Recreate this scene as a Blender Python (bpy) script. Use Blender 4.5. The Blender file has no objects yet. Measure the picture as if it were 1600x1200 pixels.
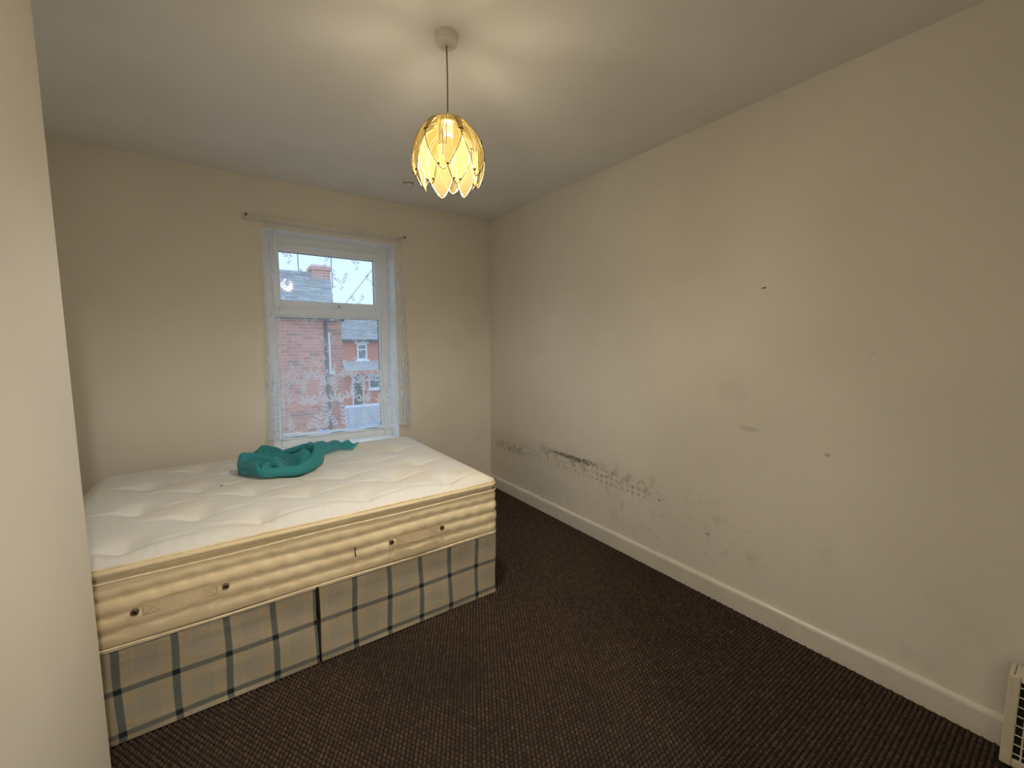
import bpy, bmesh, math, random
import numpy as np
from mathutils import Vector, Matrix

S = bpy.context.scene
C = S.collection
PI = math.pi

# ------------------------------------------------------------------ camera
# room axes: right wall x=0, window wall y=0, floor z=0 (room is -x, -y)
yaw, pitch, roll = 0.6129, -0.0980, -0.0024
CAM = Vector((-2.2707, -3.6133, 1.4666))
fwd = Vector((math.sin(yaw) * math.cos(pitch), math.cos(yaw) * math.cos(pitch), math.sin(pitch)))
rgt = Vector((math.cos(yaw), -math.sin(yaw), 0))
upv = rgt.cross(fwd)
r2 = rgt * math.cos(roll) + upv * math.sin(roll)
u2 = -rgt * math.sin(roll) + upv * math.cos(roll)
cd = bpy.data.cameras.new('camera')
cd.sensor_width = 36.0
cd.lens = 657.9 / 1600 * 36.0
cd.clip_start = 0.02
cam = bpy.data.objects.new('camera', cd)
m = Matrix((r2, u2, -fwd)).transposed().to_4x4()
m.translation = CAM
cam.matrix_world = m
C.objects.link(cam)
S.camera = cam

# ------------------------------------------------------------------ world (overcast sky) and exposure
SKY_STRENGTH = 1.75
LAMP_POWER = 80.0
LANDING_POWER = 96.0
w = bpy.data.worlds.new('overcast_sky')
S.world = w
w.use_nodes = True
bg = w.node_tree.nodes['Background']
bg.inputs['Color'].default_value = (0.55, 0.75, 1.0, 1)
bg.inputs['Strength'].default_value = SKY_STRENGTH
S.view_settings.view_transform = 'Standard'
S.view_settings.look = 'None'
S.view_settings.gamma = 1.0
S.view_settings.exposure = 0.0
S.view_settings.use_curve_mapping = False

# ------------------------------------------------------------------ node helpers
class NT:
    def __init__(self, name):
        self.mat = bpy.data.materials.new(name)
        self.mat.use_nodes = True
        self.t = self.mat.node_tree
        self.t.nodes.clear()
        self.out = self.t.nodes.new('ShaderNodeOutputMaterial')
    def n(self, typ, **kw):
        nd = self.t.nodes.new(typ)
        for k, v in kw.items():
            setattr(nd, k, v)
        return nd
    def put(self, sock, v):
        if isinstance(v, bpy.types.NodeSocket):
            self.t.links.new(v, sock)
        elif isinstance(v, (tuple, list)) and len(v) == 3 and sock.type == 'RGBA':
            sock.default_value = (*v, 1)
        else:
            sock.default_value = v
    def m(self, op, a, b=None, c=None):
        nd = self.n('ShaderNodeMath', operation=op)
        self.put(nd.inputs[0], a)
        if b is not None: self.put(nd.inputs[1], b)
        if c is not None: self.put(nd.inputs[2], c)
        return nd.outputs[0]
    def add(self, *a):
        r = a[0]
        for x in a[1:]: r = self.m('ADD', r, x)
        return r
    def mul(self, *a):
        r = a[0]
        for x in a[1:]: r = self.m('MULTIPLY', r, x)
        return r
    def sub(self, a, b): return self.m('SUBTRACT', a, b)
    def ramp(self, v, a, b, lo=0.0, hi=1.0):          # smoothstep a..b
        nd = self.n('ShaderNodeMapRange', interpolation_type='SMOOTHSTEP')
        self.put(nd.inputs['Value'], v)
        nd.inputs['From Min'].default_value = a
        nd.inputs['From Max'].default_value = b
        nd.inputs['To Min'].default_value = lo
        nd.inputs['To Max'].default_value = hi
        return nd.outputs['Result']
    def band(self, v, a, b, soft):                     # 1 between a and b
        return self.mul(self.ramp(v, a - soft, a + soft), self.ramp(v, b - soft, b + soft, 1.0, 0.0))
    def noise(self, scale, detail=3.0, rough=0.55, vec=None, dist=0.0):
        nd = self.n('ShaderNodeTexNoise')
        nd.inputs['Scale'].default_value = scale
        nd.inputs['Detail'].default_value = detail
        nd.inputs['Roughness'].default_value = rough
        nd.inputs['Distortion'].default_value = dist
        if vec is not None: self.put(nd.inputs['Vector'], vec)
        return nd.outputs['Fac']
    def obj(self): return self.n('ShaderNodeTexCoord').outputs['Object']
    def xyz(self, vec):
        nd = self.n('ShaderNodeSeparateXYZ'); self.put(nd.inputs[0], vec)
        return nd.outputs[0], nd.outputs[1], nd.outputs[2]
    def vec(self, x, y, z):
        nd = self.n('ShaderNodeCombineXYZ')
        for i, v in enumerate((x, y, z)): self.put(nd.inputs[i], v)
        return nd.outputs[0]
    def mix(self, f, a, b, blend='MIX'):
        nd = self.n('ShaderNodeMix', data_type='RGBA', blend_type=blend)
        self.put(nd.inputs['Factor'], f)
        self.put(nd.inputs[6], a); self.put(nd.inputs[7], b)
        return nd.outputs[2]
    def bump(self, h, strength=0.3, dist=0.01, normal=None):
        nd = self.n('ShaderNodeBump')
        nd.inputs['Strength'].default_value = strength
        nd.inputs['Distance'].default_value = dist
        self.put(nd.inputs['Height'], h)
        if normal is not None: self.put(nd.inputs['Normal'], normal)
        return nd.outputs[0]
    def bsdf(self, color, rough=0.6, normal=None, metal=0.0, spec=0.5, sheen=0.0):
        nd = self.n('ShaderNodeBsdfPrincipled')
        self.put(nd.inputs['Base Color'], color)
        self.put(nd.inputs['Roughness'], rough)
        nd.inputs['Metallic'].default_value = metal
        nd.inputs['Specular IOR Level'].default_value = spec
        if sheen: nd.inputs['Sheen Weight'].default_value = sheen
        if normal is not None: self.put(nd.inputs['Normal'], normal)
        return nd.outputs[0]
    def shmix(self, f, a, b):
        nd = self.n('ShaderNodeMixShader')
        self.put(nd.inputs[0], f); self.t.links.new(a, nd.inputs[1]); self.t.links.new(b, nd.inputs[2])
        return nd.outputs[0]
    def done(self, sh):
        self.t.links.new(sh, self.out.inputs['Surface'])
        return self.mat

def plain(name, col, rough=0.5, metal=0.0, var=0.06, scale=20.0, bump=0.0, spec=0.5):
    t = NT(name)
    n = t.noise(scale, vec=t.obj())
    c = t.mix(t.ramp(n, .3, .7), tuple(x * (1 - var) for x in col), tuple(min(1, x * (1 + var)) for x in col))
    nm = t.bump(n, bump, 0.003) if bump else None
    return t.done(t.bsdf(c, rough, nm, metal, spec))

# ------------------------------------------------------------------ materials
M = {}
WALLC = (0.80, 0.755, 0.665)
def wall_mat(name, mould=False):
    t = NT(name)
    o = t.obj(); x, y, z = t.xyz(o)
    big = t.noise(1.3, 3, .6, o)
    col = t.mix(t.ramp(big, .3, .7), tuple(c * .96 for c in WALLC), tuple(c * 1.03 for c in WALLC))
    # general grubbiness low on the walls, patchy
    g = t.mul(t.ramp(t.noise(4.0, 5, .65, o), .52, .75), t.ramp(z, .1, 1.1, .20, 0.0))
    col = t.mix(g, col, (0.36, 0.30, 0.22))
    if mould:
        n1 = t.noise(16.0, 4, .7, o); n2 = t.noise(60.0, 3, .7, o); n3 = t.noise(5.0, 3, .6, o)
        ny = t.m('MULTIPLY', y, -1.0)                       # distance from the window corner
        # (a) dark broken line of mould
        zl = t.add(z, t.mul(t.sub(n1, .5), .05))
        line = t.mul(t.band(zl, .538, .572, .012), t.band(ny, .86, 1.52, .12), t.ramp(n2, .40, .62))
        core = t.mul(t.band(zl, .545, .568, .008), t.band(ny, 1.02, 1.42, .09), t.ramp(n2, .36, .5))
        # (b) rows of soft square spots left by an old bed slat
        u = t.m('PINGPONG', t.add(ny, t.mul(t.sub(n1, .5), .012)), .0235)
        v = t.m('PINGPONG', t.add(z, t.mul(ny, .02), t.mul(t.sub(n1, .5), .008)), .021)
        dots = t.mul(t.ramp(u, .006, .0175), t.ramp(v, .006, .015))
        dots = t.mul(dots, t.band(ny, 1.30, 1.92, .10), t.band(z, .435, .555, .025), t.ramp(n3, .30, .58))
        dotsb = t.mul(t.ramp(u, .010, .019), t.ramp(v, .008, .016), t.band(ny, .30, 1.30, .08),
                      t.band(z, .43, .53, .02), t.ramp(n3, .46, .6))
        # (c) tan tide stains
        tan = t.mul(t.ramp(n1, .44, .62), t.band(z, .46, .58, .05), t.band(ny, .80, 2.0, .12))
        tan2 = t.mul(t.band(z, .425, .50, .025), t.band(ny, .12, .58, .08), t.ramp(n1, .36, .6))
        # (d) grey smudges lower down and specks
        sm = t.mul(t.ramp(n1, .54, .74), t.band(z, .15, .62, .10), t.band(ny, .05, 2.5, .3))
        sp = t.mul(t.ramp(n2, .66, .74), t.band(z, .12, .72, .10), t.band(ny, .02, 2.7, .3))
        tide = t.mul(t.band(z, .12, .60, .07), t.band(ny, -.1, 1.0, .5))
        col = t.mix(t.mul(tide, .24), col, (0.42, 0.35, 0.27))
        col = t.mix(t.mul(tan, .42), col, (0.34, 0.26, 0.13))
        col = t.mix(t.mul(tan2, .55), col, (0.27, 0.22, 0.12))
        col = t.mix(t.mul(sm, .26), col, (0.24, 0.22, 0.20))
        col = t.mix(t.mul(dots, .48), col, (0.20, 0.165, 0.11))
        col = t.mix(t.mul(dotsb, .60), col, (0.17, 0.14, 0.10))
        col = t.mix(t.mul(line, .66), col, (0.09, 0.075, 0.05))
        col = t.mix(t.mul(core, .72), col, (0.035, 0.03, 0.025))
        col = t.mix(t.mul(sp, .45), col, (0.10, 0.085, 0.07))
        # (e) single scuffs higher up
        for (sy, sz, ry, rz, k) in ((2.547, 1.013, .055, .016, .22), (2.45, 1.20, .10, .06, .07), (2.35, .36, .016, .010, .5), (1.72, .33, .016, .05, .16),
                                    (2.90, .95, .014, .010, .4), (2.02, .46, .010, .010, .6)):
            d = t.m('SQRT', t.add(t.m('POWER', t.m('DIVIDE', t.sub(ny, sy), ry), 2.0), t.m('POWER', t.m('DIVIDE', t.sub(z, sz), rz), 2.0)))
            col = t.mix(t.mul(t.ramp(t.add(d, t.mul(t.sub(n1, .5), 1.2)), .5, 1.2, 1.0, 0.0), k), col, (0.16, 0.135, 0.10))
    fine = t.noise(260.0, 2, .5, o); mid = t.noise(9.0, 3, .5, o)
    nm = t.bump(t.add(t.mul(fine, .3), mid), .12, .006)
    return t.done(t.bsdf(col, .55, nm, spec=.35))
M['wall'] = wall_mat('wall_paint')
M['wall_mould'] = wall_mat('wall_paint_with_mould', True)
M['ceiling'] = plain('ceiling_paint', (0.86, 0.85, 0.825), .7, 0, .03, 2.0, .05, .3)
M['gloss'] = plain('gloss_paint', (0.74, 0.70, 0.62), .35, 0, .04, 6.0, .04)
M['upvc'] = plain('white_upvc', (0.88, 0.90, 0.90), .3, 0, .02, 5.0)
M['reveal'] = plain('reveal_paint', (0.90, 0.91, 0.91), .5, 0, .03, 8.0, .06)
M['floor'] = plain('carpet_backing', (0.014, 0.009, 0.006), .95, 0, .2, 60)
M['rubber'] = plain('black_gasket', (0.03, 0.03, 0.03), .6)
M['nail'] = plain('dark_steel', (0.10, 0.09, 0.08), .4, .8)
M['white_plastic'] = plain('white_plastic', (0.80, 0.76, 0.68), .35, 0, .02)
M['brass'] = plain('antique_brass', (0.30, 0.21, 0.09), .35, .9, .1)
M['cable'] = plain('old_flex', (0.34, 0.28, 0.20), .5)
M['heater'] = plain('cream_enamel', (0.72, 0.66, 0.50), .35, 0, .03)
M['heater_dark'] = plain('heater_inside', (0.015, 0.013, 0.010), .8)

def carpet():
    t = NT('brown_loop_pile')
    r = t.n('ShaderNodeNewGeometry').outputs['Random Per Island']
    o = t.obj()
    c = t.mix(r, (0.062, 0.038, 0.026), (0.100, 0.066, 0.046))
    c = t.mix(t.ramp(r, .96, 1.0), c, (0.11, 0.075, 0.053))
    c = t.mix(t.mul(t.ramp(t.noise(1.6, 3, .5, o), .45, .75), .35), c, (0.012, 0.008, 0.006))
    return t.done(t.bsdf(c, .95, None, spec=.15))
M['carpet'] = carpet()

def ticking(name, base, stain, stain_amt, quilt=False):
    t = NT(name)
    o = t.obj(); x, y, z = t.xyz(o)
    n = t.noise(3.2, 4, .6, o)
    c = t.mix(t.mul(t.ramp(n, .45, .72), stain_amt), base, stain)
    wv = t.noise(420.0, 2, .5, o)
    # fine puckers running across the edge
    wr = t.noise(1.0, 3, .6, t.vec(t.mul(x, 34.0), t.mul(y, 7.0), t.mul(z, 10.0)))
    h = t.add(t.mul(wv, .12), t.mul(t.ramp(wr, .55, .8), .9))
    nm = t.bump(h, .22, .004)
    return t.done(t.bsdf(c, .85, nm, spec=.2, sheen=.15))
M['mat_top'] = ticking('cream_ticking', (0.74, 0.74, 0.72), (0.74, 0.60, 0.40), .38)
M['mat_side'] = ticking('aged_ticking', (0.78, 0.66, 0.44), (0.66, 0.50, 0.27), .55)
M['piping'] = plain('cream_piping', (0.76, 0.65, 0.45), .8, 0, .1, 30)
M['strap'] = plain('cotton_strap', (0.70, 0.57, 0.37), .8, 0, .05, 120, .1)
M['stitch'] = plain('cotton_thread', (0.50, 0.40, 0.24), .8)
M['eyelet'] = plain('brown_eyelet', (0.16, 0.11, 0.06), .45, .3)
M['black'] = plain('black_hole', (0.01, 0.008, 0.006), .8)
M['mark'] = plain('dark_mark', (0.02, 0.03, 0.04), .7)

def plaid():
    t = NT('tartan_divan_fabric')
    o = t.obj(); x, y, z = t.xyz(o)
    u = t.m('ADD', x, y)
    px, pz = .1665, .1665
    def stripe(v, off, period, half, soft):
        f = t.m('WRAP', t.sub(v, off), period / 2, -period / 2)
        return t.ramp(t.m('ABSOLUTE', f), half - soft, half + soft, 1.0, 0.0)
    x0 = -1.464 - 1.64
    z0 = .209
    sv = stripe(u, x0, px, .0115, .002); sh = stripe(z, z0, pz, .0105, .002)
    tv = stripe(u, x0 + .034, px, .004, .002); tv2 = stripe(u, x0 - .034, px, .004, .002)
    th = stripe(z, z0 + .036, pz, .004, .002); th2 = stripe(z, z0 - .036, pz, .004, .002)
    wide = stripe(u, x0 + .083, px, .032, .003); wideh = stripe(z, z0 + .083, pz, .032, .003)
    c = t.mix(t.ramp(t.noise(5, 3, .5, o), .3, .7), (0.40, 0.345, 0.245), (0.455, 0.395, 0.285))
    c = t.mix(t.mul(t.add(wide, wideh), .28), c, (0.32, 0.315, 0.27))
    c = t.mix(t.mul(t.add(tv, tv2, th, th2), .35), c, (0.46, 0.33, 0.19))
    c = t.mix(t.mul(sv, .82), c, (0.085, 0.108, 0.112))
    c = t.mix(t.mul(sh, .74), c, (0.085, 0.108, 0.112))
    c = t.mix(t.mul(t.mul(sv, sh), .85), c, (0.008, 0.012, 0.018))
    wv = t.noise(500, 2, .5, o)
    ns = t.noise(1.0, 2, .5, t.vec(t.mul(x, 5.0), t.mul(y, 5.0), t.mul(z, 22.0)))
    nm = t.bump(t.add(t.mul(wv, .15), t.ramp(ns, .45, .75)), .2, .004)
    return t.done(t.bsdf(c, .9, nm, spec=.15))
M['plaid'] = plaid()

def teal():
    t = NT('teal_cotton')
    o = t.obj()
    c = t.mix(t.ramp(t.noise(6, 3, .5, o), .3, .7), (0.055, 0.34, 0.375), (0.068, 0.40, 0.435))
    nm = t.bump(t.noise(600, 2, .5, o), .15, .002)
    d = t.bsdf(c, .8, nm, spec=.2, sheen=.2)
    tr = t.n('ShaderNodeBsdfTranslucent'); t.put(tr.inputs['Color'], (0.12, 0.66, 0.72))
    return t.done(t.shmix(.36, d, tr.outputs[0]))
M['teal'] = teal()

def lace(name, cover, trans):
    t = NT(name)
    d = t.n('ShaderNodeBsdfDiffuse'); t.put(d.inputs['Color'], (0.93, 0.94, 0.95))
    tr = t.n('ShaderNodeBsdfTranslucent'); t.put(tr.inputs['Color'], (0.93, 0.95, 0.97))
    tp = t.n('ShaderNodeBsdfTransparent')
    return t.done(t.shmix(cover, tp.outputs[0], t.shmix(trans, d.outputs[0], tr.outputs[0])))
M['net'] = lace('net_voile', .235, .66)
M['leaf'] = lace('woven_leaves', .66, .72)

def glass():
    t = NT('window_glass')
    lw = t.n('ShaderNodeLayerWeight'); lw.inputs['Blend'].default_value = .5
    f = t.add(t.mul(t.m('POWER', lw.outputs['Facing'], 4.0), .6), .022)
    tp = t.n('ShaderNodeBsdfTransparent'); t.put(tp.inputs['Color'], (0.98, 0.99, 0.985))
    gl = t.n('ShaderNodeBsdfGlossy'); gl.inputs['Roughness'].default_value = .012
    return t.done(t.shmix(f, tp.outputs[0], gl.outputs[0]))
M['glass'] = glass()

def petal_mat(name, diff, trans, clear):
    t = NT(name)
    d = t.n('ShaderNodeBsdfDiffuse'); t.put(d.inputs['Color'], diff)
    tr = t.n('ShaderNodeBsdfTranslucent'); t.put(tr.inputs['Color'], trans)
    tp = t.n('ShaderNodeBsdfTransparent'); t.put(tp.inputs['Color'], (0.98, 0.94, 0.84))
    ad = t.n('ShaderNodeAddShader'); t.t.links.new(d.outputs[0], ad.inputs[0]); t.t.links.new(tr.outputs[0], ad.inputs[1])
    return t.done(t.shmix(clear, ad.outputs[0], tp.outputs[0]))
M['petal'] = petal_mat('cream_petal_acrylic', (0.022, 0.017, 0.0066), (0.034, 0.0245, 0.0078), .27)
M['rim'] = petal_mat('clear_petal_edge', (0.016, 0.0135, 0.008), (0.024, 0.019, 0.010), .45)
def emit(name, col, s):
    t = NT(name)
    e = t.n('ShaderNodeEmission'); t.put(e.inputs['Color'], col); e.inputs['Strength'].default_value = s
    return t.done(e.outputs[0])
M['bulb'] = emit('lit_bulb', (1.0, 0.80, 0.45), 3.0)

def brickwork(name, c1, c2, mortar):
    t = NT(name)
    o = t.obj(); x, y, z = t.xyz(o)
    b = t.n('ShaderNodeTexBrick')
    t.put(b.inputs['Vector'], t.vec(t.add(x, y), z, 0.0))
    t.put(b.inputs['Color1'], c1); t.put(b.inputs['Color2'], c2); t.put(b.inputs['Mortar'], mortar)
    b.inputs['Scale'].default_value = 1.0
    b.inputs['Mortar Size'].default_value = .006
    b.inputs['Brick Width'].default_value = .225
    b.inputs['Row Height'].default_value = .075
    return t.done(t.bsdf(b.outputs['Color'], .9, spec=.2))
M['brick_far'] = brickwork('red_brickwork', (0.74, 0.26, 0.18), (0.64, 0.22, 0.15), (0.66, 0.36, 0.28))
M['brick_core'] = brickwork('old_brickwork', (0.66, 0.34, 0.28), (0.54, 0.27, 0.22), (0.80, 0.66, 0.58))
def brick_mat():
    t = NT('weathered_red_brick')
    r = t.n('ShaderNodeObjectInfo').outputs['Random']
    n = t.noise(30, 3, .6, t.obj())
    c = t.mix(r, (0.66, 0.31, 0.24), (0.44, 0.19, 0.15))
    c = t.mix(t.ramp(r, .86, .95), c, (0.34, 0.20, 0.17))
    c = t.mix(t.mul(t.ramp(n, .5, .75), .35), c, (0.70, 0.46, 0.37))
    return t.done(t.bsdf(c, .9, t.bump(n, .3, .004), spec=.2))
M['brick'] = brick_mat()
M['mortar'] = plain('lime_mortar', (0.86, 0.72, 0.63), .95, 0, .1, 40)
def slate_mat():
    t = NT('grey_slate')
    r = t.n('ShaderNodeNewGeometry').outputs['Random Per Island']
    c = t.mix(r, (0.30, 0.31, 0.34), (0.52, 0.53, 0.55))
    c = t.mix(t.mul(t.ramp(t.noise(.9, 3, .6, t.obj()), .52, .7), .35), c, (0.42, 0.48, 0.38))
    return t.done(t.bsdf(c, .6, spec=.4))
M['slate'] = slate_mat()
M['pipe'] = plain('grey_downpipe', (0.11, 0.11, 0.12), .5)
M['outwhite'] = plain('outdoor_white', (0.90, 0.92, 0.92), .5)
M['outglass'] = plain('dark_pane', (0.16, 0.20, 0.23), .12)
M['door'] = plain('brown_door', (0.14, 0.10, 0.08), .5)
M['ground'] = plain('tarmac', (0.22, 0.22, 0.22), .95, 0, .15, 1.0)
M['corr'] = plain('blue_grey_sheeting', (0.30, 0.36, 0.46), .6, 0, .15, 3)
M['pale'] = plain('pale_render', (0.50, 0.55, 0.64), .8, 0, .05, 2)

# ------------------------------------------------------------------ mesh helpers
def link(name, verts, faces, mat, parent=None, smooth=False, bevel=0.0, seg=2, kind=None, label=None):
    me = bpy.data.meshes.new(name)
    me.from_pydata([tuple(v) for v in verts], [], faces)
    me.update()
    return link_me(name, me, mat, parent, smooth, bevel, seg, kind, label)
def link_me(name, me, mat, parent=None, smooth=False, bevel=0.0, seg=2, kind=None, label=None):
    if mat is not None: me.materials.append(M[mat])
    o = bpy.data.objects.new(name, me)
    C.objects.link(o)
    if parent: o.parent = parent
    if smooth:
        me.polygons.foreach_set('use_smooth', [True] * len(me.polygons))
    if bevel:
        b = o.modifiers.new('bevel', 'BEVEL'); b.width = bevel; b.segments = seg; b.limit_method = 'ANGLE'; b.angle_limit = math.radians(40)
    if kind: o['kind'] = kind
    if label: o['label'] = label
    return o
class MB:
    def __init__(self): self.v = []; self.f = []
    def addv(self, vs, fs):
        k = len(self.v); self.v += [tuple(p) for p in vs]; self.f += [tuple(i + k for i in f) for f in fs]; return self
    def box(self, x0, x1, y0, y1, z0, z1):
        vs = [(x, y, z) for z in (z0, z1) for y in (y0, y1) for x in (x0, x1)]
        return self.addv(vs, [(0, 2, 3, 1), (4, 5, 7, 6), (0, 1, 5, 4), (2, 6, 7, 3), (0, 4, 6, 2), (1, 3, 7, 5)])
    def tube(self, pts, r, n=8, closed=False, cap=True):
        pts = [Vector(p) for p in pts]; L = len(pts); rings = []
        rr = r if hasattr(r, '__len__') else [r] * L
        prev = None
        for i, p in enumerate(pts):
            a = pts[(i - 1) % L] if (closed or i > 0) else p
            b = pts[(i + 1) % L] if (closed or i < L - 1) else p
            t = (b - a).normalized()
            if prev is None:
                h = Vector((0, 0, 1)) if abs(t.z) < .9 else Vector((1, 0, 0))
                s = t.cross(h).normalized()
            else:
                s = (prev - t * prev.dot(t)).normalized()
            prev = s; q = t.cross(s)
            rings.append([p + rr[i] * (math.cos(2 * PI * k / n) * s + math.sin(2 * PI * k / n) * q) for k in range(n)])
        vs = [v for R in rings for v in R]; fs = []
        for i in range(L if closed else L - 1):
            for k in range(n):
                a = i * n + k; b = i * n + (k + 1) % n; j = (i + 1) % L
                fs.append((a, b, j * n + (k + 1) % n, j * n + k))
        if cap and not closed:
            fs.append(tuple(range(n))[::-1]); fs.append(tuple(range((L - 1) * n, L * n)))
        return self.addv(vs, fs)
    def lathe(self, prof, c=(0, 0, 0), n=32, cap=True):
        vs = []; fs = []
        for (r, z) in prof:
            for k in range(n): vs.append((c[0] + r * math.cos(2 * PI * k / n), c[1] + r * math.sin(2 * PI * k / n), c[2] + z))
        for i in range(len(prof) - 1):
            for k in range(n):
                fs.append((i * n + k, i * n + (k + 1) % n, (i + 1) * n + (k + 1) % n, (i + 1) * n + k))
        if cap:
            fs.append(tuple(range(n))[::-1]); fs.append(tuple(range((len(prof) - 1) * n, len(prof) * n)))
        return self.addv(vs, fs)
    def sphere(self, c, r, n=8, m=6, sz=1.0):
        prof = [(max(1e-4, r * math.sin(PI * i / m)), -r * sz * math.cos(PI * i / m)) for i in range(m + 1)]
        return self.lathe(prof, c, n)
    def prism(self, poly, d):                       # planar polygon (3-D points) extruded by vector d
        n = len(poly); d = Vector(d)
        vs = [Vector(p) for p in poly] + [Vector(p) + d for p in poly]
        fs = [tuple(range(n))[::-1], tuple(range(n, 2 * n))] + [(i, (i + 1) % n, n + (i + 1) % n, n + i) for i in range(n)]
        return self.addv(vs, fs)
    def grid(self, fn, nu, nv):
        vs = [fn(i / nu, j / nv) for j in range(nv + 1) for i in range(nu + 1)]
        w_ = nu + 1
        return self.addv(vs, [(j * w_ + i, j * w_ + i + 1, (j + 1) * w_ + i + 1, (j + 1) * w_ + i) for j in range(nv) for i in range(nu)])
    def build(self, name, mat, parent=None, **kw): return link(name, self.v, self.f, mat, parent, **kw)
def thing(name, label, cat, loc=(0, 0, 0), group=None):
    o = bpy.data.objects.new(name, None); C.objects.link(o)
    o.empty_display_size = .1
    o['label'] = label; o['category'] = cat
    if group: o['group'] = group
    return o
def tag(o, label, cat, group=None):
    o['label'] = label; o['category'] = cat
    if group: o['group'] = group
    return o
def struct(o, label=None):
    o['kind'] = 'structure'
    if label: o['label'] = label
    return o

# ------------------------------------------------------------------ room shell
H = 2.65
XL, YB = -3.10, -4.30                    # left wall plane, wall behind the camera
WX0, WX1, WZ0, WZ1 = -1.9445, -0.9627, 0.600, 2.3036   # window opening
RD = 0.20                                # reveal depth to the frame
struct(MB().box(XL - .2, .2, YB - .2, .3, -.12, 0).build('floor', 'floor'), 'dark brown carpeted floor')
struct(MB().box(XL - .2, .2, YB - .2, .3, H, H + .12).build('ceiling', 'ceiling'), 'plain matt ceiling')
wf = MB()
T = .32
wf.box(XL - .2, WX0, 0, T, 0, H); wf.box(WX1, .2, 0, T, 0, H)
wf.box(WX0, WX1, 0, T, 0, WZ0); wf.box(WX0, WX1, 0, T, WZ1, H)
wall_far = struct(wf.build('wall_far', 'wall'), 'cream painted window wall')
wall_right = struct(MB().box(0, .2, YB - .2, 0, 0, H).build('wall_right', 'wall_mould'), 'cream wall with mould marks')
struct(MB().box(XL - .2, XL, YB - .2, 0, 0, H).build('wall_left', 'wall'), 'cream painted wall')
DX0, DX1, DH = -2.50, -1.70, 2.02          # doorway behind the camera, open to the landing
struct(MB().box(XL, DX0, YB - .14, YB, 0, H).box(DX1, 0, YB - .14, YB, 0, H).box(DX0, DX1, YB - .14, YB, DH, H).build('wall_near', 'wall'), 'cream wall with the doorway')
LY0 = -6.0
struct(MB().box(-3.3, -3.2, LY0, YB - .14, 0, H).box(-1.1, -1.0, LY0, YB - .14, 0, H).box(-3.2, -1.1, LY0 - .1, LY0, 0, H).build('wall_landing', 'wall'), 'cream landing walls beyond the doorway')
struct(MB().box(-3.3, -1.0, LY0 - .1, YB - .2, -.12, 0).build('floor_landing', 'floor'), 'dark landing floor')
struct(MB().box(-3.3, -1.0, LY0 - .1, YB - .2, H, H + .1).build('ceiling_landing', 'ceiling'), 'landing ceiling')
ar = MB()
for (q0, q1, q2, q3) in ((DX0 - .06, DX0, 0, DH + .06), (DX1, DX1 + .06, 0, DH + .06), (DX0, DX1, DH, DH + .06)): ar.box(q0, q1, YB, YB + .015, q2, q3)
struct(ar.build('trim_3', 'gloss', bevel=.004), 'white door architrave')
EX, EY = -2.612, -1.90                   # outer corner of the projecting wall on the left
struct(MB().box(XL, EX, YB, EY, 0, H).build('wall_left_projection', 'wall', bevel=.012, seg=3), 'projecting wall corner nearest the camera')
# white painted reveal linings
rv = MB()
e = .004
rv.box(WX0, WX0 + e, .001, RD + .02, WZ0, WZ1); rv.box(WX1 - e, WX1, .001, RD + .02, WZ0, WZ1); rv.box(WX0 + e, WX1 - e, .001, RD + .02, WZ1 - e, WZ1)
rv.build('window_reveal', 'reveal', wall_far, label='white painted window reveal')
# skirting boards with a rounded, slightly wavy top
def skirting(name, p0, p1, nrm, lab):
    p0 = Vector(p0); p1 = Vector(p1); nrm = Vector(nrm); n = 60
    prof = [(0, 0), (.018, 0), (.018, .094), (.015, .104), (.009, .110), (.004, .113), (0, .113)]
    vs = []; fs = []
    rnd = random.Random(4)
    for i in range(n + 1):
        p = p0.lerp(p1, i / n); wv = .0012 * math.sin(i * .9) + rnd.uniform(-.0006, .0006)
        for (d, z) in prof:
            q = p + nrm * (d + (wv * .6 if z > 0 and d > .005 else 0)); vs.append((q.x, q.y, z + (wv if z > .05 else 0)))
    k = len(prof)
    for i in range(n):
        for j in range(k):
            fs.append((i * k + j, i * k + (j + 1) % k, (i + 1) * k + (j + 1) % k, (i + 1) * k + j))
    fs += [tuple(range(k)), tuple(range(n * k, n * k + k))[::-1]]
    return struct(link(name, vs, fs, 'gloss'), lab)
skirting('baseboard_right', (0, YB, 0), (0, -.0, 0), (-1, 0, 0), 'white skirting board along the mouldy wall')
skirting('baseboard_far', (XL, 0, 0), (-.018, 0, 0), (0, -1, 0), 'white skirting board under the window')
# nail and filler dab left in the right wall
nl = MB().tube([(.004, -2.592, 1.738), (-.012, -2.590, 1.737), (-.016, -2.580, 1.733)], .0025, 6)
nl.build('nail', 'nail', wall_right, label='bent nail left in the wall')
MB().sphere((.0085, -3.029, 1.421), .012, 10, 6).build('filler_dab', 'wall', wall_right, smooth=True)
MB().sphere((.0095, -2.86, 1.34), .012, 10, 6).build('filler_dab', 'wall', wall_right, smooth=True)

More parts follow.
